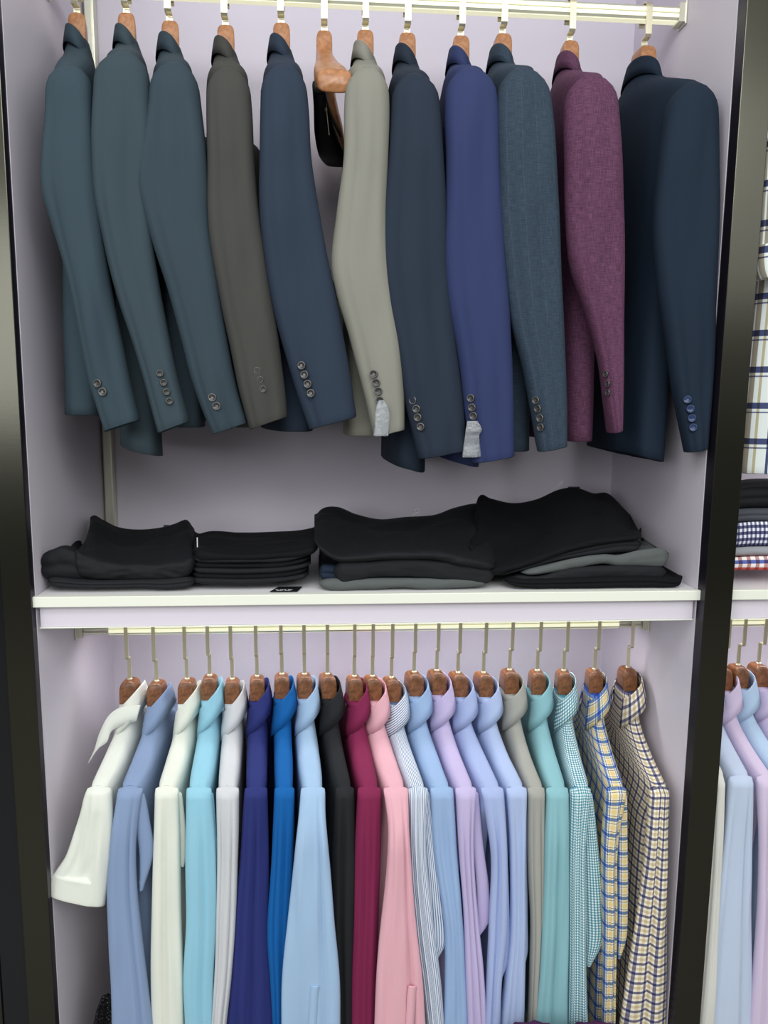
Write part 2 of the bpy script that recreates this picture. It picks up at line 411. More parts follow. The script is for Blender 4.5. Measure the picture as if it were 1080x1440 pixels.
def button(parent, s, u, v, rad, m, mr_):
    P = surf_point(s, u, v); a = surf_point(s, u-4, v); b_ = surf_point(s, u+4, v)
    tx = (b_-a).normalized(); nrm = tx.cross(Vector((0, 0, 1))).normalized()
    if nrm.y > 0: nrm = -nrm
    q = nrm.to_track_quat('Z', 'Y').to_matrix().to_4x4()
    bm = bmesh.new(); rings = []
    for rr, hh in ((.3, -.001), (rad, -.001), (rad*1.02, .0014), (rad*.92, .0026), (rad*.78, .0024), (rad*.68, .0014), (rad*.2, .0012)):
        rings.append([(rr*math.cos(k/20*2*PI) if rr != .3 else .0001*math.cos(k/20*2*PI), (rr if rr != .3 else .0001)*math.sin(k/20*2*PI), hh) for k in range(20)])
    bm.free(); bm = loft(rings)
    bmesh.ops.transform(bm, matrix=Matrix.Translation(P+nrm*.0015) @ q, verts=bm.verts)
    o = link('cuff_button', bm, m, parent); o.data.materials.append(mr_)
    for p in o.data.polygons:
        if 40 <= p.index < 80: p.material_index = 1
    # four thread holes with a crossed thread
    bm = bmesh.new()
    for k in range(2):
        mt = Matrix.Translation(P+nrm*.0030) @ q @ Matrix.Rotation(PI/4+k*PI/2, 4, 'Z'); r = bmesh.ops.create_cube(bm, size=1.0, matrix=mt @ Matrix.Diagonal((rad*.75, .0007, .0006, 1)))
    link('thread', bm, mr_, o, False)

def body(name, x, zneck, spec, m, parent, seed, n=3.0, lean=(0, 0), amp=.004, tiltz=0.0, fx=14, nr=50):
    """spec rows: (drop below neck, x offset, half width in depth, half thickness)"""
    spec = [r_ if len(r_) == 5 else tuple(r_)+(n,) for r_ in spec]
    S = crom_key(spec[3:], nr-12); S = crom_key(spec[:4], 12)[:-1]+S
    rings = []; tot = spec[-1][0]
    for dz, dx, w_, t_, n_ in S:
        f = dz/tot; ring = []
        for j in range(NR):
            th = j/NR*2*PI; p, q = sell(th, t_, w_, n_)
            P = Vector((x+dx+p, ROD_Y+q, zneck-dz+tiltz*p/.05*f*.012))
            P.x += fold(P, seed, amp*min(1, f*3))*(1 if p > 0 else -1)
            g_ = max(-1.15, min(1.15, -q/.19)); P.x += g_*(lean[0]+(lean[1]-lean[0])*f)
            ring.append(P)
        rings.append(ring)
    c = sum((Vector(p) for p in rings[-1]), Vector())/NR
    last = rings[-1]
    rings += [[p+(c-p)*.03+Vector((0, 0, -.0015)) for p in last], [p+(c-p)*.08+Vector((0, 0, .001)) for p in last], [p+(c-p)*.1+Vector((0, 0, .02)) for p in last]]
    return link(name, loft(rings), m, parent)

def collar(x, zt, rx, ry, tilt, h, back, m, parent, span=150, flare=.012, stand=.03, point=0.0, xo=0.0, th=.0016, lean=0.0, pn=2.0):
    """folded collar round the neck; back = +1 / -1 is the side of the back of the neck"""
    n = 44; rings = []
    for i in range(n):
        a = math.radians(-span+2*span*i/(n-1)); c, s = sell(a, 1, 1, pn); t = abs(i/(n-1)*2-1)
        z = zt-tilt*(1-c)/2 - .006*t**4; hh = h*(1+(.40 if back > 0 else .1)*t**3)+point*(t**5 if a < 0 else 0)
        def P(dr, dz, k=0): return Vector((x+xo-lean*(ry+dr)*s/.19+back*(rx+dr*.4)*c - back*point*.5*(t**5 if a < 0 else 0)*k, ROD_Y+(ry+dr)*s, z+dz))
        rings.append([P(-.0015, -stand), P(-.001, -.004), P(.0005, -.0008), P(.0022, 0), P(.0042, -.0012), P(.0065, -.006), P(.006+flare*.5, -hh*.5, .4), P(.006+flare, -hh, 1), P(.006+flare-th, -hh+.0006, 1), P(.004+flare*.4, -hh*.5, .4), P(.0035, -.007), P(.0012, -stand)])
    return link('collar', loft(rings), m, parent)

# ------------------------------------------------------------------ suit jackets on the top rail
JM = {
 1: fabric('blue_grey_wool_a', (58, 78, 90), .74), 2: fabric('blue_grey_wool_b', (60, 78, 88), .74), 3: fabric('blue_grey_wool_c', (56, 74, 86), .74),
 4: fabric('charcoal_brown_wool', (76, 76, 72), .74), 5: fabric('slate_navy_wool', (46, 61, 82), .74), 7: fabric('warm_grey_wool', (146, 145, 133), .82),
 8: fabric('dark_navy_wool', (40, 53, 72), .74), 9: fabric('royal_navy_wool', (50, 63, 114), .74), 10: fabric('pinstriped_blue_cloth', (58, 75, 92), .86, kind='denim'),
 11: fabric('plum_slub_cloth', (106, 60, 92), .80, kind='slub'), 12: fabric('deep_navy_wool', (26, 44, 65), .74)}
# id: hook u, wood top v, sleeve rows (v,uL,uR,tilt), hem (v,uL,uR), buttons [(u,v)], label
J = {
 1: (106, 18, [(84, 72, 122, 0), (105, 66, 129, 0), (150, 64, 130, 0), (210, 60, 132, 0), (265, 60, 137, 0), (320, 74, 143, 0), (400, 98, 155, 0), (480, 115, 172, 0), (540, 128, 184, 2), (598, 146, 196, 8)], (583, 84, 152), [(138, 539), (145, 551)], 'blue-grey suit jacket with two cuff buttons, nearest the left wall'),
 2: (176, 18, [(66, 148, 200, 0), (90, 136, 208, 0), (130, 132, 211, 0), (200, 129, 213, 0), (270, 131, 210, 0), (330, 144, 214, 0), (400, 162, 224, 0), (480, 186, 240, 0), (540, 205, 252, 2), (600, 224, 266, 8)], (636, 172, 236), [(225, 525), (230, 538), (234, 551), (238, 564)], 'blue-grey suit jacket with four small cuff buttons, second from the left wall'),
 3: (237, 29, [(80, 224, 268, 0), (100, 214, 275, 0), (150, 208, 282, 0), (210, 198, 288, 0), (262, 194, 292, 0), (320, 208, 295, 0), (400, 234, 306, 0), (480, 256, 320, 0), (540, 272, 332, 2), (602, 298, 348, 8)], (600, 232, 300), [(299, 559), (305, 571)], 'blue-grey suit jacket with two pale cuff buttons, beside the brown charcoal jacket'),
 4: (316, 35, [(88, 304, 336, 0), (106, 293, 348, 0), (150, 290, 353, 0), (220, 292, 357, 0), (300, 293, 364, 0), (360, 299, 374, 0), (430, 312, 386, 0), (500, 328, 396, 0), (550, 338, 402, 2), (594, 351, 404, 9)], (600, 318, 372), [(362, 521), (366, 534), (370, 547)], 'brownish charcoal suit jacket between the blue-grey and slate navy jackets'),
 5: (395, 32, [(84, 380, 418, 0), (104, 370, 428, 0), (150, 367, 434, 0), (220, 367, 439, 0), (300, 366, 451, 0), (360, 371, 462, 0), (430, 383, 476, 0), (500, 402, 488, 0), (550, 416, 495, 2), (594, 434, 501, 9)], (606, 388, 452), [(424.5, 514), (428.5, 527), (433, 540), (437.5, 553)], 'slate navy suit jacket hanging left of the empty wooden hanger'),
 7: (514, 42, [(87, 500, 532, 0), (106, 489, 543, 0), (150, 484, 548, 0), (220, 483, 547, 0), (300, 474, 545, 0), (370, 467, 548, 0), (420, 476, 554, 0), (480, 493, 562, 0), (550, 510, 566, 2), (608, 525, 567, 5)], (612, 480, 540), [(525.5, 526), (529, 538), (532, 550), (534, 563)], 'warm grey suit jacket, the only light grey one on the top rail'),
 8: (573, 46, [(96, 564, 600, 0), (118, 553, 613, 0), (160, 549, 619, 0), (230, 544, 624, 0), (300, 536, 629, 0), (360, 532, 632, 0), (420, 540, 637, 0), (500, 556, 645, 0), (570, 570, 652, 2), (638, 588, 656, 6)], (660, 550, 606), [(581, 563), (586, 575), (588, 587), (592, 600)], 'dark navy suit jacket hanging between the grey and the royal blue jackets'),
 9: (649, 50, [(88, 640, 680, 0), (108, 630, 693, 0), (150, 626, 700, 0), (220, 628, 703, 0), (300, 626, 707, 0), (360, 625, 709, 0), (430, 630, 714, 0), (510, 644, 719, 0), (580, 652, 722, 2), (645, 664, 724, 5)], (652, 622, 680), [(662.5, 560), (664, 573), (666, 585), (667, 599)], 'royal navy blue suit jacket with a clear film bag on its cuff'),
 10: (708, 47, [(88, 714, 752, 0), (106, 704, 766, 0), (150, 697, 776, 0), (220, 697, 781, 0), (300, 700, 785, 0), (380, 708, 788, 0), (450, 718, 791, 0), (520, 736, 794, 0), (580, 748, 796, 2), (630, 757, 796, 4)], (634, 692, 760), [(754, 563), (757, 575), (760, 588), (761, 601)], 'blue jacket in pinstriped melange cloth, left of the plum jacket'),
 11: (803, 57, [(98, 815, 850, 0), (116, 800, 863, 0), (150, 794, 869, 0), (220, 794, 873, 0), (300, 795, 875, 0), (370, 802, 875, 0), (440, 824, 875, 0), (510, 842, 874, 0), (560, 850, 873, 1), (606, 858, 871, 2)], (620, 795, 845), [(853, 526), (856, 540), (856, 552), (858, 565)], 'plum purple suit jacket in slubby woven cloth'),
 12: (909, 64, [(108, 958, 992, 0), (128, 944, 1004, 0), (170, 936, 1010, 0), (240, 926, 1010, 0), (320, 920, 1008, 0), (400, 925, 1005, 0), (480, 936, 1002, 0), (560, 948, 998, 1), (632, 962, 992, 3)], (644, 880, 948), [(967, 562), (971, 575), (973, 588), (975, 601)], 'deep navy suit jacket at the right end of the top rail')}
ROD_TOP = []
for i, (hu, wv, rows, hem, btn, lab) in J.items():
    top = at(hu, wv, ROD_Y-.012); x = top.x; zt = top.z
    hl = lab.split(' suit jacket')[0].split(' jacket')[0]
    names = {1: 'under the blue-grey jacket nearest the left wall', 2: 'under the second blue-grey jacket from the left wall', 3: 'under the blue-grey jacket beside the brown one', 4: 'under the brownish charcoal jacket', 5: 'under the slate navy jacket', 7: 'under the warm grey jacket', 8: 'under the dark navy jacket beside the grey one', 9: 'under the royal navy jacket', 10: 'under the pinstriped blue jacket', 11: 'under the plum jacket', 12: 'under the deep navy jacket at the right end'}
    t = thing('suit_jacket', lab, 'jacket', (x, ROD_Y, zt-.05), 'suit jackets on the top rail')
    zn = zt-.054; m = JM[i]
    hv, hl_, hr_ = hem; hm = at((hl_+hr_)/2, hv, .06); hw = (at(hr_, hv, .06)-at(hl_, hv, .06)).x/2
    tp = at((rows[1][1]+rows[1][2])/2, rows[0][0], .03); drop = zn-tp.z+.004; Lh = zn-hm.z
    dxs = tp.x-x
    dxh = hm.x-x; hw = min(hw, .046)
    hanger(x, zt, ZR1, M['wood_l'], 'honey wood hanger '+names[i], 'hangers of the suit jackets', endz=.168 if i > 1 else .186, kink=.012, hookw=.0062, reach=.175, hx1=.0165, curve=0, lean=dxs, s0=.090)
    spec = [(0, 0, .046, .021, 2.1), (drop*.34, 0, .072, .030, 2.3), (drop*.72, 0, .138, .038), (drop*.96, 0, .182, .040), (drop+.012, 0, .206, .039), (drop+.04, 0, .204, .040),
            (drop+.16, 0, .176, .041), (drop+.33, 0, .160, .041), (Lh*.85, 0, .168, (hw+.042)/2), (Lh, 0, .172, hw)]
    body('body', x, zn, spec, m, t, i, tiltz=(-1 if i in (2, 8, 9, 12) else 0), amp=.006, lean=(dxs, dxh))
    rows = [(rows[0][0]+7,)+rows[0][1:]]+rows[1:]
    o, s = tube_rows('sleeve', rows, .002, .030, m, t, i+20, dome=44, amp=.012, n=2.35, crease=[(-.62, .06, .005), (.35, .22, .004)], ytop=.022, nr=54)
    # far sleeve: same outline standing behind, mirrored about the rail
    o2 = o.copy(); COL.objects.link(o2); me = o.data.copy(); o2.data = me
    for v in me.vertices: v.co.y = -v.co.y; v.co.x *= .9
    me.flip_normals()
    collar(x, zt-.025, .022, .052, .034, .038, -1, m, t, span=132, flare=.013, stand=.032, lean=dxs)
    bm_ = M['button_blue'] if i in (12,) else M['button']
    for (bu, bv) in btn: button(t, s, bu, bv, .0074 if i not in (4, 11, 2) else .006, bm_, M['button_rim'] if i != 12 else M['button_blue'])
    J[i] = J[i]+(s, t)

# film sachets on two cuffs
def sachet(i, poly, label):
    s = J[i][6]; bm = bmesh.new(); n = len(poly); rings = []
    rr = crom([(a, b_, c) for a, b_, c in poly], 14)
    for v, l, r in rr:
        ring = []
        for k in range(16):
            th = k/16*2*PI; u = (l+r)/2+(r-l)/2*math.cos(th); P = surf_point(s, (l+r)/2, min(v, 625)); P = at(u, v, P.y-.009)
            P.y += .004*math.sin(th)+.003*noise.noise(Vector((u*.25, v*.25, i))); ring.append(P)
        rings.append(ring)
    bm.free(); o = link('film_sachet', loft(rings), M['plastic']); tag(o, label, 'sachet', 'film sachets on the cuffs'); center_origin(o, at(poly[0][1], poly[0][0], 0)+Vector((0, -.03, 0)))
sachet(7, [(563, 533, 540), (572, 529, 546), (585, 527, 548), (600, 527, 547), (613, 525, 546)], 'small crinkled clear film bag on the cuff of the warm grey jacket')
sachet(9, [(592, 657, 672), (604, 655, 678), (612, 654, 674), (625, 652, 675), (643, 650, 677)], 'small crinkled clear film bag on the cuff of the royal navy jacket')

# empty hanger with a black strip running back below it
top = at(456, 43, ROD_Y-.012)
eh = hanger(top.x, top.z, ZR1, M['wood_l'], 'empty honey wood hanger with broad ends and black strip below, on the top rail', 'hangers of the suit jackets', hx0=.0155, hx1=.031, endz=.138, kink=.012, curve=.018, hookw=.0062)
def ribbon(path, wid, th, m, name, parent):
    P = crom(path, 40); rings = []
    for i, p in enumerate(P):
        a = Vector(P[max(i-1, 0)]); b_ = Vector(P[min(i+1, len(P)-1)]); d = (b_-a).normalized(); s_ = Vector((0, 1, 0)); nn = d.cross(s_).normalized()
        c = Vector(p); rings.append([c-s_*wid-nn*th, c+s_*wid-nn*th, c+s_*wid+nn*th, c-s_*wid+nn*th])
    return link(name, loft(rings), m, parent, False)
strip_m = mat('strip_black', (34, 38, 38), .45)
def A(u, v, y=.20): return tuple(at(u, v, y))
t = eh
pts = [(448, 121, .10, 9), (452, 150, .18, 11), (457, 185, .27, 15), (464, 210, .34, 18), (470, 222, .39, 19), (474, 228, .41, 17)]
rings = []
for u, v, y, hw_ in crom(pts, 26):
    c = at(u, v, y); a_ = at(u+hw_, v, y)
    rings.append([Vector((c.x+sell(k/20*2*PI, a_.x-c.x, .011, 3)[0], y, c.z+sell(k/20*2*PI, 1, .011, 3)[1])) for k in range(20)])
link('black_strip', loft(rings), strip_m, t)  # plain dark strip following the hanger's far arm
ribbon([A(460, 122, .17), A(462, 150, .19), A(470, 172, .22), A(480, 192, .26)], .010, .0015, mat('strip_grey', (120, 118, 112), .6), 'strip_edge', t)  # thin pale grey ribbon beside the dark strip
bm = bmesh.new(); bmesh.ops.create_uvsphere(bm, u_segments=12, v_segments=8, radius=.0035, matrix=Matrix.Translation(at(458, 154, .160))); link('snap_fastener', bm, M['nickel'], t)
ribbon([A(459, 120, .15), A(459, 150, .15), A(463, 190, .16)], .0006, .0006, M['nickel'], 'tag_thread', t)

# ------------------------------------------------------------------ shirts on the lower rail
def F(name, c, k=1.0, **kw): return fabric(name, c, k*.97, rough=.8, bump=.18, **kw)
SH = [
 # hookU, woodV, (seam uL,uR), rows (v,uL,uR) below seam, flap, dy, colour, label
 (181, 957, (122, 156), [(1150, 110, 160), (1200, 94, 158), (1240, 72, 152), (1262, 66, 147)], None, -.004, F('white_cotton_a', (232, 236, 224)), 'white short-sleeved shirt nearest the left wall'),
 (219, 960, (166, 201), [(1180, 157, 192), (1250, 151, 193), (1320, 153, 200), (1380, 157, 208), (1455, 158, 217)], [(1112, 184, 203), (1150, 188, 210), (1198, 196, 216), (1250, 196, 202)], -.010, F('dusty_blue_cotton', (132, 156, 196)), 'dusty blue long-sleeved shirt beside the white short-sleeved shirt'),
 (262, 957, (218, 251), [(1200, 216, 252), (1300, 214, 254), (1380, 213, 257), (1455, 213, 258)], [(1112, 240, 256), (1160, 244, 261), (1205, 248, 262), (1216, 255, 260)], -.002, F('cream_white_cotton', (230, 234, 220)), 'cream white long-sleeved shirt between dusty blue and sky blue shirts'),
 (294, 952, (262, 297), [(1200, 261, 303), (1300, 262, 304), (1380, 259, 300), (1455, 262, 299)], [(1112, 284, 300), (1160, 292, 304), (1230, 296, 309), (1330, 296, 303)], -.006, F('aqua_blue_cotton', (142, 204, 228)), 'bright sky blue shirt between the cream and pale grey shirts'),
 (326, 957, (304, 336), [(1200, 304, 334), (1300, 303, 331), (1380, 301, 325), (1455, 296, 316)], None, -.004, F('pale_grey_cotton', (208, 210, 214)), 'pale grey white shirt just left of the navy shirt'),
 (361, 953, (344, 376), [(1200, 338, 380), (1300, 330, 380), (1380, 324, 384), (1455, 316, 388)], None, .006, F('navy_cotton', (38, 48, 122), 1.0), 'navy blue shirt between the pale grey and bright blue shirts'),
 (396, 950, (386, 414), [(1200, 382, 412), (1300, 376, 410), (1380, 380, 408), (1455, 384, 404)], None, -.002, F('bright_blue_cotton', (0, 96, 180), 1.0), 'bright cobalt blue shirt right of the navy shirt'),
 (428, 950, (423, 457), [(1160, 419, 459), (1220, 413, 464), (1300, 404, 470), (1380, 397, 477), (1455, 397, 478)], None, -.034, F('light_blue_cotton', (158, 192, 228)), 'light blue shirt with wide hanging sleeve left of the black shirt'),
 (460.5, 950, (472, 498), [(1200, 466, 499), (1300, 466, 497), (1380, 470, 496), (1455, 474, 496)], None, .008, F('black_cotton', (36, 38, 42), .9), 'black shirt between the light blue and burgundy shirts'),
 (498.5, 953, (503, 536), [(1200, 499, 536), (1300, 496, 532), (1380, 494, 530), (1455, 494, 528)], None, -.002, F('burgundy_cotton', (138, 30, 78), 1.0), 'burgundy shirt between the black and pink shirts'),
 (524, 953, (539, 574), [(1160, 545, 576), (1220, 543, 580), (1300, 535, 586), (1380, 529, 595), (1455, 526, 599)], None, -.036, F('pink_cotton', (234, 172, 186)), 'pink shirt with wide hanging sleeve'),
 (551, 955, (574, 602), [(1200, 576, 600), (1300, 583, 610), (1380, 593, 620), (1455, 602, 626)], [(1112, 592, 605), (1180, 597, 612), (1260, 602, 622), (1325, 605, 627), (1352, 609, 613)], -.006, F('striped_cotton', (226, 232, 242), kind='pin'), 'finely blue and white striped shirt right of the pink shirt'),
 (583, 947, (605, 637), [(1200, 610, 642), (1300, 625, 650), (1380, 625, 655), (1455, 622, 660)], None, .002, F('sky_blue_cotton', (150, 182, 226)), 'sky blue shirt between the striped and the lilac shirts'),
 (615, 945, (640, 670), [(1200, 645, 667), (1300, 652, 673), (1380, 655, 680), (1455, 658, 684)], [(1112, 660, 673), (1180, 664, 679), (1250, 670, 688), (1296, 671, 688), (1312, 671, 677)], -.004, F('lilac_cotton', (196, 182, 226)), 'lilac shirt right of the sky blue shirt on the long rail'),
 (645, 948, (676, 708), [(1200, 690, 712), (1300, 687, 712), (1380, 684, 704), (1455, 680, 702)], [(1112, 692, 709), (1200, 700, 714), (1290, 702, 717), (1345, 702, 717), (1374, 700, 706)], -.010, F('periwinkle_cotton', (164, 182, 230)), 'periwinkle blue shirt right of the lilac shirt on the long rail'),
 (681, 948, (712, 741), [(1200, 717, 738), (1300, 717, 738), (1380, 710, 737), (1455, 702, 736)], [(1112, 724, 741), (1200, 730, 741), (1290, 732, 742), (1340, 733, 742), (1358, 733, 736)], .000, F('pale_blue_cotton', (172, 192, 234)), 'pale blue shirt just left of the grey shirt'),
 (718, 944, (742, 766), [(1200, 742, 764), (1300, 746, 762), (1380, 745, 758), (1455, 742, 754)], None, .006, F('warm_grey_cotton', (166, 166, 158)), 'warm grey shirt between the pale blue and aqua shirts'),
 (757, 945, (768, 799), [(1200, 766, 800), (1300, 762, 800), (1380, 758, 798), (1455, 750, 797)], None, -.008, F('aqua_green_cotton', (134, 190, 200)), 'plain aqua shirt left of the aqua gingham shirt'),
 (794.5, 945, (802, 831), [(1200, 800, 823), (1300, 799, 823), (1380, 798, 824), (1455, 796, 826)], [(1112, 818, 833), (1200, 822, 842), (1280, 823, 850), (1320, 824, 850), (1356, 824, 830)], -.004, F('aqua_gingham', (200, 226, 228), kind='gingham'), 'aqua and white mini gingham shirt'),
 (838, 943, (852, 881), [(1200, 848, 868), (1300, 848, 867), (1380, 847, 866), (1455, 845, 865)], [(1112, 866, 882), (1200, 867, 883), (1280, 867, 883), (1318, 867, 881), (1345, 867, 872)], -.004, F('blue_yellow_plaid', (220, 220, 210), kind='plaid_blue'), 'blue and yellow plaid shirt with white ground'),
 (885, 940, (914, 941), [(1200, 906, 938), (1300, 892, 936), (1380, 880, 936), (1455, 868, 936)], None, -.008, F('navy_cream_check', (235, 232, 220), kind='plaid_navy'), 'navy and tan check shirt at the right end of the long rail'),
]
def blade(name, st, th, m, parent):
    rings = []
    for a_, b_ in [(Vector(p[:3]), Vector(p[3:])) for p in crom([tuple(a)+tuple(b) for a, b in st], 30)]:
        o_ = Vector((0, th, 0)); mid = (a_+b_)/2+Vector((0, -th*.8, 0)); rings.append([a_, mid, b_, b_+o_, mid+o_*1.2, a_+o_])
    return link(name, loft(rings), m, parent)

def shirt(k, hu, wv, seam, rows, flap, dy, m, lab, hlab, group, hgroup, seamv=1108, collar_point=0.0, short=False):
    top = at(hu, wv, ROD_Y-.01); x, zt = top.x, top.z
    t = thing('dress_shirt', lab, 'shirt', (x, ROD_Y, zt-.05), group)
    zn = zt-.048
    ys = .012
    sL, sR = at(seam[0], seamv, ys), at(seam[1], seamv, ys); sm = (sL+sR)/2; hw = max(.019, min((sR.x-sL.x)/2, .0245)); drop = zn-sm.z; dxs = sm.x-x
    Lh = .74
    nearw = ROD_Y-ys
    hanger(x, zt, ZR2, M['wood_d'], hlab, hgroup, hx0=.0168, hx1=.011, endz=zt-sm.z+.036, kink=.048, curve=0, hookw=.0038, reach=.165, lean=dxs, s0=.092)
    # upper part: neck to shoulder seam, then the body falls behind the sleeve
    spec = [(0, 0, .044, .019, 2.2), (drop*.42, 0, .064, .020, 2.5), (drop*.74, 0, .132, hw, 3.4), (drop*.96, 0, nearw+.004, hw), (drop+.010, 0, nearw+.014, hw), (drop+.03, 0, nearw+.006, hw*.95),
            (drop+.09, 0, nearw-.024, .022), (drop+.2, 0, nearw-.040, .0215), (Lh*.8, 0, nearw-.044, .0215), (Lh, 0, nearw-.046, .022)]
    body('body', x, zn, spec, m, t, k*3+1, amp=.003, n=4.2, lean=(dxs, dxs*.3))
    R = [(seamv-3, seam[0], seam[1], 0)]+[(a, b_, c, 0) for a, b_, c in rows]
    if short: R[-1] = (R[-1][0], R[-1][1], R[-1][2], -9); R[-2] = (R[-2][0], R[-2][1], R[-2][2], -6)
    o, s = tube_rows('sleeve', R, ys+dy-.002, .0165 if dy > -.03 else .013, m, t, k+50, dome=6, amp=.010, n=2.5, crease=[(.25+.3*math.sin(k*2.1), .09, .011), (-.45+.2*math.sin(k), .06, .008), (-.05+.2*math.sin(k*1.3), .05, .005)], ytop=-dy, nr=50, fx=26, fz=2.2)
    o2 = o.copy(); o2.data = o.data.copy(); COL.objects.link(o2)
    for v in o2.data.vertices: v.co.y = -v.co.y; v.co.x *= .6
    o2.data.flip_normals()
    # raised seam ridge where sleeve meets yoke
    if flap:
        tube_rows('sleeve_fold', [(a, b_, c, 0) for a, b_, c in flap], ys+dy+.012, .007, m, t, k+80, dome=9, amp=.003, n=2.0, nr=26, fx=26)
    if short:
        pl = [(a, l-.2, r+.2, tl) for a, l, r, tl in ((1232, 77, 153.3, -5), (1263, 65, 147.5, -9))]
        tube_rows('cuff', pl, ys+dy-.002, .0168, m, t, k+50, amp=.002, n=2.2, nr=10, fx=26, fz=2.2)
    if dy < -.03:   # cuff with placket on the two fully visible sleeves
        c1 = (R[-1][1]+R[-1][2])/2+(10 if k == 10 else -2)
        blade('cuff_placket', [tuple(surf_point(s, c1+e_, vv)+Vector((0, -.0015, 0)) for e_ in (d-1, d+11)) for vv, d in ((1386, 3), (1400, 1), (1420, 0), (1460, -3))], .003, m, t)
    if k == 0:
        st = [((197, 992), (192, 1014), .165), ((173, 994), (176, 1019), .155), ((153, 1006), (157, 1028), .145), ((140, 1030), (150, 1044), .135), ((132, 1055), (138, 1053), .13), ((123, 1074), (126, 1071), .13)]
        blade('collar_leaf', [(at(a_[0], a_[1], y_), at(b_[0], b_[1], y_-.006)) for a_, b_, y_ in st], .003, m, t)
    collar(x, zt-.012, .0225, .050, .048, .047, 1, m, t, span=152, flare=.019, stand=.030, xo=.002, lean=dxs, pn=2.5)
    return t

hn = ['left-hand end shirt, white and short-sleeved', 'dusty blue shirt', 'cream white shirt', 'bright sky blue shirt', 'pale grey white shirt', 'navy blue shirt', 'cobalt blue shirt', 'light blue wide-sleeved shirt', 'black shirt', 'burgundy shirt', 'pink shirt', 'striped shirt', 'sky blue shirt', 'lilac shirt', 'periwinkle shirt', 'pale blue shirt beside the grey one', 'warm grey shirt', 'plain aqua shirt', 'aqua gingham shirt', 'blue and yellow plaid shirt', 'navy and tan check shirt']
for k, (hu, wv, seam, rows, flap, dy, m, lab) in enumerate(SH):
    shirt(k, hu, wv, seam, rows, flap, dy, m, lab, 'walnut hanger with thin metal hook holding the '+hn[k], 'shirts on the long lower rail', 'hangers of the shirts on the lower rail', collar_point=.030 if k == 0 else 0.0, short=(k == 0))
# right bay shirts
SR = [
 (975, 940, (1000, 1018), [(1200, 996, 1014), (1300, 988, 1008), (1455, 972, 1000)], F('ivory_cotton', (222, 222, 214)), 'ivory shirt mostly hidden behind the dark steel post', 'ivory shirt behind the post'),
 (997, 940, (1026, 1058), [(1200, 1014, 1056), (1300, 1000, 1056), (1455, 980, 1056)], F('ice_blue_cotton', (190, 206, 232)), 'ice blue shirt just right of the dark steel post', 'ice blue shirt right of the post'),
 (1019, 940, (1064, 1088), [(1200, 1066, 1092), (1300, 1064, 1090), (1455, 1052, 1086)], F('pale_lilac_cotton', (214, 196, 226)), 'pale lilac shirt second in view right of the post', 'pale lilac shirt right of the post'),
 (1041, 937, (1090, 1120), [(1200, 1094, 1124), (1300, 1090, 1120), (1455, 1086, 1116)], F('baby_blue_cotton', (176, 204, 234)), 'baby blue shirt cut by the right edge of the picture', 'baby blue shirt at the picture edge'),
 (1070, 935, (1118, 1148), [(1200, 1124, 1154), (1300, 1124, 1154), (1455, 1120, 1150)], F('soft_mauve_cotton', (206, 190, 226)), 'mauve shirt whose collar tip shows at the right picture edge', 'mauve shirt at the picture edge'),
]
for k, (hu, wv, seam, rows, m, lab, hl_) in enumerate(SR):
    shirt(30+k, hu, wv, seam, rows, None, -.006+.008*(k % 2), m, lab, 'walnut hanger holding the '+hl_, 'shirts right of the post', 'hangers right of the post', seamv=1092)

# plaid shirt on upper right rail
def upper_plaid():
    x = at(1120, 60, ROD_Y).x; zt = ZR1-.16
    hanger(x, zt, ZR1-.12, M['wood_l'], 'wooden hanger inside the white plaid shirt right of the post', 'hangers of the suit jackets')
    m = F('white_navy_tan_plaid', (230, 232, 228), kind='plaid_big')
    t = thing('plaid_shirt', 'white shirt with navy and tan plaid and rolled cuff, right of the post', 'shirt', (x, ROD_Y, zt-.05))
    tube_rows('shirt_front', [(150, 1100, 1190, 0), (250, 1078, 1190, 0), (380, 1066, 1186, 0), (480, 1056, 1182, 0), (560, 1048, 1178, 0), (664, 1039, 1176, 0)], .045, .035, m, t, 3, dome=60, amp=.006, nr=50)
    o, s = tube_rows('sleeve', [(150, 1112, 1150, 0), (200, 1078, 1140, 0), (260, 1070, 1136, 0), (320, 1066, 1132, 0), (372, 1062, 1126, 0)], -.008, .024, m, t, 5, dome=30, amp=.003, nr=30)
    tube_rows('rolled_cuff', [(344, 1062, 1127, 2), (360, 1060, 1127, 3), (378, 1062, 1124, 5), (388, 1066, 1120, 5)], -.008, .028, m, t, 6, amp=.003, nr=14)
    tube_rows('shirt_back', [(180, 1110, 1190, 0), (400, 1075, 1180, 0), (640, 1055, 1176, 0)], .17, .05, m, t, 9, dome=60, amp=.006, nr=40)
upper_plaid()

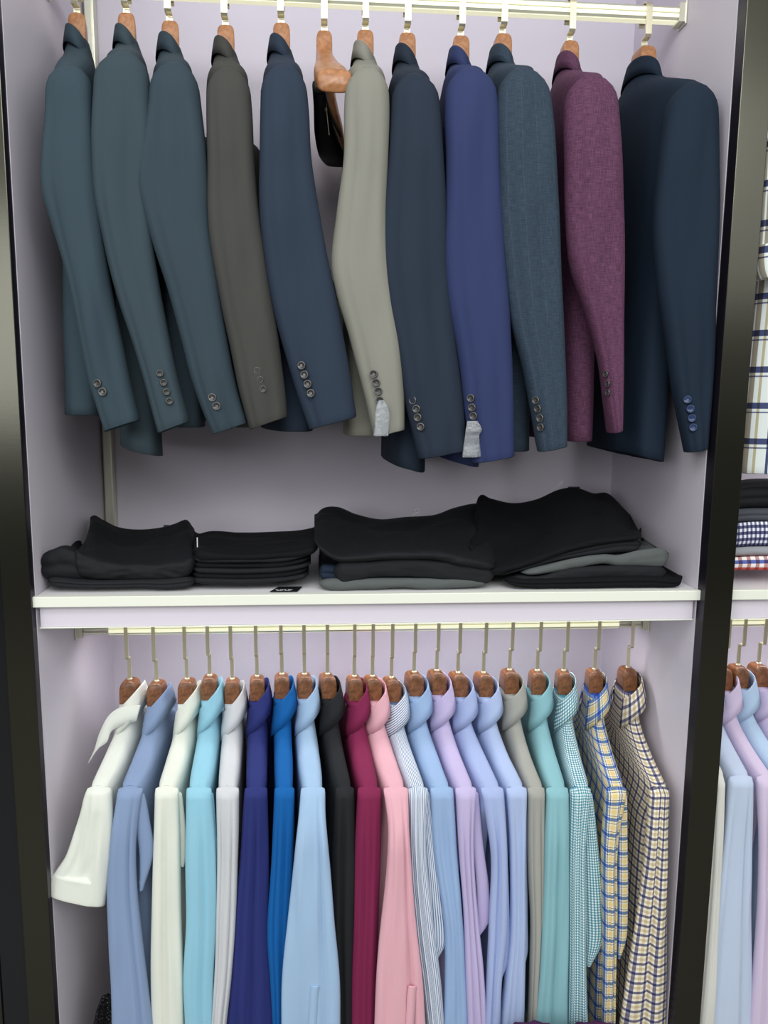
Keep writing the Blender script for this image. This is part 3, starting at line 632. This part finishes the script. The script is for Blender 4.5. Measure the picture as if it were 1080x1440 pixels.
# ------------------------------------------------------------------ folded garments
def folded(name, rows, yf, yb, m, label, cat, group, seed, layers=3, amp=.002, groove=.003, rnd=.006):
    """rows: (u, v bottom of front, v top of front, v top of back)"""
    R = crom_key(rows, 60); rings = []
    nF = 16; nT = 22
    for i, (u, vb, vf, vk) in enumerate(R):
        e_ = min(i, 59-i); s = [0.25, .6, .85, .96][e_] if e_ < 4 else 1
        pb = at(u, vb, yf); pf = at(u, vf, yf); x = pb.x
        pk = at(u, vk, yb); xk = max(pk.x, .006) if x < 1.3 else max(pk.x, X2+.004)
        if x < 1.27: xk = min(xk, W-.006)
        elif x < X2: x = X2+.004
        z0 = max(pb.z, .0015); z1 = max(pf.z, z0+.004); z2 = pk.z
        z2 = max(z2, z0+.006)
        mz = (z0+z1)/2; z0, z1 = mz+(z0-mz)*s, mz+(z1-mz)*s; z2 = z0+(z2-z0)*(.55+.45*s)
        xs_ = x; ring = []
        for k in range(nF):
            t_ = k/(nF-1); z = z0+(z1-z0)*t_
            g = groove*max(0, math.cos(t_*layers*2*PI)) if layers > 1 else 0
            bul = rnd*(1-(abs(t_*2-1))**2.5)
            y = yf+.010-bul+g+fold(Vector((x, 0, z)), seed, amp, 22, 40)+(1-s)*.02
            ring.append(Vector((xs_, y, z)))
        for k in range(1, nT):
            t_ = k/(nT-1); y = yf+.010+(yb-yf-.01)*t_; z = z1+(z2-z1)*(t_**.8)
            z += fold(Vector((x, y, 0)), seed+3, amp*3*math.sin(t_*PI)+amp*.4, 9, 1)
            if t_ > .93: z -= (t_-.93)/.07*.003
            ring.append(Vector((x+(xk-x)*t_, y, max(z, z0+.003))))
        zb_ = z0
        for k in range(1, 6):
            t_ = k/5; ring.append(Vector((xk, yb+.006*math.sin(t_*PI), z2+(zb_-z2)*t_-.004*(1-t_))))
        for k in range(1, 8):
            t_ = k/8; ring.append(Vector((xk+(x-xk)*t_, yb+(yf+.01-yb)*t_, zb_)))
        rings.append(ring)
    o = link(name, loft(rings), m); tag(o, label, cat, group)
    c = at((rows[0][0]+rows[-1][0])/2, rows[0][1], yf); center_origin(o, (c.x, (yf+yb)/2, max(.001, c.z))); return o

blk = fabric('black_trouser_cloth', (17, 22, 28), .7, rough=.75, bump=.7, spec=.3)
blk2 = fabric('soft_black_cloth', (12, 14, 20), .7, rough=.85, bump=.6, spec=.22)
cha = fabric('charcoal_cloth', (31, 34, 39), .75, rough=.8, bump=.3)
gry = fabric('olive_grey_cloth', (90, 96, 95), .9, rough=.85, bump=.3)
nvy = fabric('navy_trouser_cloth', (26, 40, 62), .9, rough=.8)
G1, G2, G3, G4 = 'trousers in the left-hand pile', 'trousers in the second pile', 'trousers in the third pile', 'trousers in the right-hand pile'
cT = 'trousers'
folded('folded_trousers', [(62, 828, 812, 795), (120, 829.5, 818, 790), (200, 829, 817, 790), (235, 831, 816, 790), (272, 828, 812, 790)], .012, .30, cha, 'black folded trousers, lowest of the left-hand pile', cT, G1, 1, 2)
folded('folded_trousers', [(52, 812, 786, 768), (68, 818, 776, 760), (90, 819, 772, 764), (130, 818, 790, 768), (175, 818, 800, 770)], .022, .26, blk, 'black folded trousers bulging against the left wall', cT, G1, 2, 2, amp=.004)
folded('folded_trousers', [(100, 806, 768, 768), (112, 812, 780, 744), (130, 816, 788, 723), (145, 816, 792, 729), (165, 817, 795, 739), (190, 817, 796, 743), (220, 817, 796, 741), (245, 815, 793, 735), (262, 812, 790, 729), (273, 806, 780, 735)], .018, .33, blk, 'black folded trousers draped on top of the left-hand pile', cT, G1, 3, 1, amp=.005)
for q in range(5):
    vb = 822-7.2*q
    labs = ['lowest of', 'second from bottom of', 'middle one of', 'fourth from bottom of', 'fifth from bottom of']
    folded('folded_trousers', [(268+q*.6, vb-1, vb-8, 782-q*4), (300, vb+1.5-q*.4, vb-7, 781-q*4), (350, vb+2-q*.6, vb-6.5, 780-q*4), (400, vb-1-q*.2, vb-9, 779-q*4), (434+q*1.5-(3 if q % 2 else 0), vb-8-q, vb-15, 776-q*4)], .020+.003*(q % 2), .30, blk2 if q % 2 else blk, 'thin black folded trousers, '+labs[q]+' the neat second pile', cT, G2, 10+q, 1, amp=.0012, rnd=.004)
folded('folded_trousers', [(272, 792, 772, 752), (296, 790, 777, 745), (330, 789, 780, 747), (352, 789, 780, 750), (390, 787, 778, 748), (420, 785, 775, 746), (447, 779, 768, 743)], .018, .32, blk2, 'black folded trousers with smooth top, topmost of the second pile', cT, G2, 17, 1, amp=.0015)
folded('folded_trousers', [(448, 830, 817, 795), (470, 832, 816, 795), (530, 830, 815, 795), (568, 828, 815, 795), (600, 830, 815, 795), (692, 826, 812, 795)], .004, .30, gry, 'olive grey folded trousers, lowest of the third pile', cT, G3, 20, 1)
folded('folded_trousers', [(449, 819, 796, 780), (462, 819, 796, 780), (500, 818, 800, 780), (560, 816, 802, 780)], .022, .30, nvy, 'navy folded trousers peeking out at left of the third pile', cT, G3, 21, 2)
folded('folded_trousers', [(470, 823, 790, 776), (482, 824, 792, 776), (520, 814, 791, 776), (560, 812, 788, 774), (610, 815, 790, 774), (650, 819, 794, 774), (697, 824, 802, 780)], .002, .30, cha, 'charcoal folded trousers under the top pair of the third pile', cT, G3, 22, 1, amp=.003)
folded('folded_trousers', [(442, 768, 756, 722), (452, 778, 768, 713), (475, 791, 781, 711), (500, 792, 780, 721), (535, 789, 776, 728), (570, 788, 775, 725), (610, 789, 775, 723), (640, 795, 780, 712), (670, 801, 786, 706), (698, 806, 792, 712)], -.002, .34, blk, 'black folded trousers on top of the third pile with a clear tag pin', cT, G3, 23, 1, amp=.004, rnd=.010)
folded('folded_trousers', [(712, 824, 814, 800), (740, 829, 816, 798), (800, 830, 815, 795), (880, 829, 812, 794), (920, 834, 812, 796), (955, 838, 816, 798), (966, 822, 808, 796)], .000, .28, blk2, 'black folded trousers, lowest of the right-hand pile', cT, G4, 30, 2)
folded('folded_trousers', [(722, 823, 810, 796), (760, 825, 812, 792), (800, 818, 801, 788), (860, 815, 797, 786), (900, 817, 797, 786), (942, 817, 799, 788)], .012, .28, cha, 'dark charcoal folded trousers under the grey pair, right-hand pile', cT, G4, 31, 1)
folded('folded_trousers', [(736, 812, 804, 795), (770, 808, 796, 785), (810, 801, 786, 776), (850, 794, 781, 770), (870, 797, 782, 768), (900, 797, 775, 762), (930, 798, 772, 760), (946, 797, 774, 762)], .014, .26, gry, 'grey folded trousers in the middle of the right-hand pile', cT, G4, 32, 1)
folded('folded_trousers', [(700, 814, 806, 792), (740, 803, 793, 780), (790, 790, 778, 768), (830, 784, 768, 758), (870, 779, 760, 752), (905, 778, 760, 752)], .022, .27, cha, 'charcoal folded trousers right under the top pair, right-hand pile', cT, G4, 33, 2, amp=.002)
folded('folded_trousers', [(664, 780, 768, 720), (672, 796, 784, 694), (690, 811, 799, 699), (722, 804, 794, 706), (755, 794, 784, 700), (785, 783, 773, 687), (810, 775, 766, 684), (835, 770, 760, 692), (855, 766, 757, 692), (880, 763, 755, 716), (906, 763, 752, 744)], .012, .34, blk2, 'wide black folded trousers spread on top of the right-hand pile', cT, G4, 34, 1, amp=.0035)

# swing tag lying on the shelf
t = thing('swing_tag', 'black paper swing tag lying on the shelf edge by the second pile', 'tag', at(402, 830, .01).xyz)
c4 = [at(379, 831, .006), at(418, 831.5, .006), at(425, 822, .045), at(392, 822, .045)]
bm = bmesh.new(); lo = [bm.verts.new((p.x, p.y, .0016)) for p in c4]; hi = [bm.verts.new((p.x, p.y, .0024)) for p in c4]
bm.faces.new(lo); bm.faces.new(hi)
for i in range(4): bm.faces.new((lo[i], lo[(i+1) % 4], hi[(i+1) % 4], hi[i]))
link('card', bm, M['black_card'], t, False)
bm = bmesh.new()
p0 = at(385, 829, 0); 
for r_ in range(2):
    for c_ in range(11):
        if (c_*7+r_) % 5 == 0: continue
        box(bm, (p0.x+.002+c_*.0030, .012+r_*.006, .0024), (p0.x+.0040+c_*.0030, .0155+r_*.006, .0027))
link('printed_text', bm, M['white_text'], t, False)
# tag pins / clear hooks on the piles
def pin(u, v, y, label, s=1.0):
    P = at(u, v, y); t = thing('tag_pin', label, 'tag', P, 'tag pins on the trousers')
    pts = [P+Vector((a*s, 0, b_*s)) for a, b_ in ((-.010, -.008), (-.004, 0), (.004, .002), (.008, .008), (.003, .011), (-.002, .006), (.009, -.002))]
    P2 = crom([tuple(p) for p in pts], 30); rings = []
    for i, p in enumerate(P2):
        rings.append([(p[0]+.0011*math.cos(k*PI/3), p[1]+.0011*math.sin(k*PI/3), p[2]+.0011*math.sin(k*PI/3)) for k in range(6)])
    link('loop', loft(rings), M['white_text'], t)
pin(585, 722, .33, 'clear tag pin on the back of the third pile'); pin(786, 682, .34, 'clear tag pin sticking up from the right-hand pile'); pin(938, 737, .30, 'small clear tag pin low behind the right-hand pile', .5)
bm = bmesh.new(); box(bm, (-.006, -.002, -.004), (.006, .002, .0045), .001); o = link('hook_clasp', bm, M['black_card'], smooth=False); o.location = at(234, 741, .32); tag(o, 'dark waistband hook showing on the left-hand pile', 'clasp')
bm = bmesh.new(); box(bm, (-.012, -.003, -.006), (.016, .004, .006), .002); o = link('waistband_loop', bm, M['black_card'], smooth=False); o.location = at(806, 688, .34); tag(o, 'black waistband loop at the peak of the right-hand pile', 'belt loop')
bm = bmesh.new(); box(bm, (-.001, -.0006, -.012), (.001, .0006, .009)); o = link('price_tag', bm, M['white_text'], smooth=False); o.location = at(277.5, 762, .10); tag(o, 'narrow white tag edge between the first two piles', 'tag')

# right bay folded shirts on the shelf
x0 = 1032
GR = 'folded shirts right of the post'
folded('folded_shirt', [(x0-10, 803, 786, 782), (1060, 803, 784, 780), (1130, 803, 784, 780)], .02, .30, F('red_blue_check', (230, 225, 225), kind='check_red'), 'folded shirt in red and blue check, lowest right of the post', 'folded shirt', GR, 40, 1)
folded('folded_shirt', [(x0-6, 784, 772, 768), (1060, 783, 770, 766), (1130, 783, 770, 766)], .03, .30, F('grey_folded_cotton', (150, 152, 158)), 'plain grey folded shirt between two checked ones', 'folded shirt', GR, 41, 1)
folded('folded_shirt', [(x0-4, 771, 738, 730), (1060, 769, 735, 728), (1130, 769, 735, 728)], .03, .30, F('navy_check_cotton', (230, 230, 235), kind='check_navy'), 'folded shirt in navy and white gingham right of the post', 'folded shirt', GR, 42, 1)
folded('folded_shirt', [(x0-4, 737, 718, 706), (1060, 735, 716, 704), (1130, 735, 716, 704)], .04, .30, F('slate_folded_cotton', (72, 74, 84)), 'dark slate folded shirt on the navy gingham one', 'folded shirt', GR, 43, 2)
folded('folded_shirt', [(x0, 718, 690, 676), (1060, 716, 686, 672), (1130, 716, 686, 672)], .05, .30, blk, 'black folded garment, topmost right of the post', 'folded shirt', GR, 44, 2)

# ------------------------------------------------------------------ things at the bottom edge
def heap(name, label, cat, c, r, m, seed, amp, zb=None):
    bm = bmesh.new(); bmesh.ops.create_icosphere(bm, subdivisions=5, radius=1.0)
    for v in bm.verts:
        n_ = noise.noise(v.co*1.6+Vector((seed, 0, 0)))+.5*noise.noise(v.co*4+Vector((0, seed, 0)))
        v.co = Vector((v.co.x*r[0], v.co.y*r[1], v.co.z*r[2]))*(1+amp*n_)
        if zb is not None: v.co.z = max(v.co.z, zb-c[2])
    o = link(name, bm, m); o.location = c; tag(o, label, cat); return o
pm = F('purple_knit', (112, 44, 104), 1.0)
# low bench in front of the shirts carrying a purple garment (only its top shows)
b0 = at(790, 1433, -.02)
t = thing('purple_garment', 'purple garment whose top just shows at the bottom edge', 'garment', (b0.x, -.07, ZB))
for (uu, rr) in ((745, .055), (832, .055)):
    c = at(uu, 1433, -.06); bm = bmesh.new(); rings = []
    for i in range(26):
        f = i/25; zz = c.z*(1-f)+ZB*f; ww = rr*(math.sqrt(max(.0, 1-(1-min(1, f*9))**2)))+.012
        rings.append([Vector((c.x+sell(k/28*2*PI, ww, .5*ww)[0]+.004*math.sin(k*1.8), -.09+sell(k/28*2*PI, ww, .035 if f > .02 else .01)[1]+.004*math.sin(k*2.3+f*5), zz)) for k in range(28)])
    bm.free(); link('shoulder_lump', loft(rings), pm, t)
gl = mat('black_sequins', (20, 18, 24), .25, .3)
nn_ = N(gl, 'ShaderNodeTexVoronoi'); nn_.inputs['Scale'].default_value = 160; tcx = N(gl, 'ShaderNodeTexCoord'); L(gl, tcx.outputs['Object'], nn_.inputs['Vector'])
bpn = N(gl, 'ShaderNodeBump'); bpn.inputs['Strength'].default_value = 1; bpn.inputs['Distance'].default_value = .01; L(gl, nn_.outputs['Distance'], bpn.inputs['Height']); L(gl, bpn.outputs[0], gl.node_tree.nodes['Principled BSDF'].inputs['Normal'])
c = at(150, 1440, .10)
heap('sequin_bag', 'black sequinned bag standing in the lower left corner behind the shirts', 'bag', (c.x, .10, (c.z+.06+ZB)/2), (.030, .05, (c.z+.06-ZB)/2), gl, 4, .10, ZB+.001)
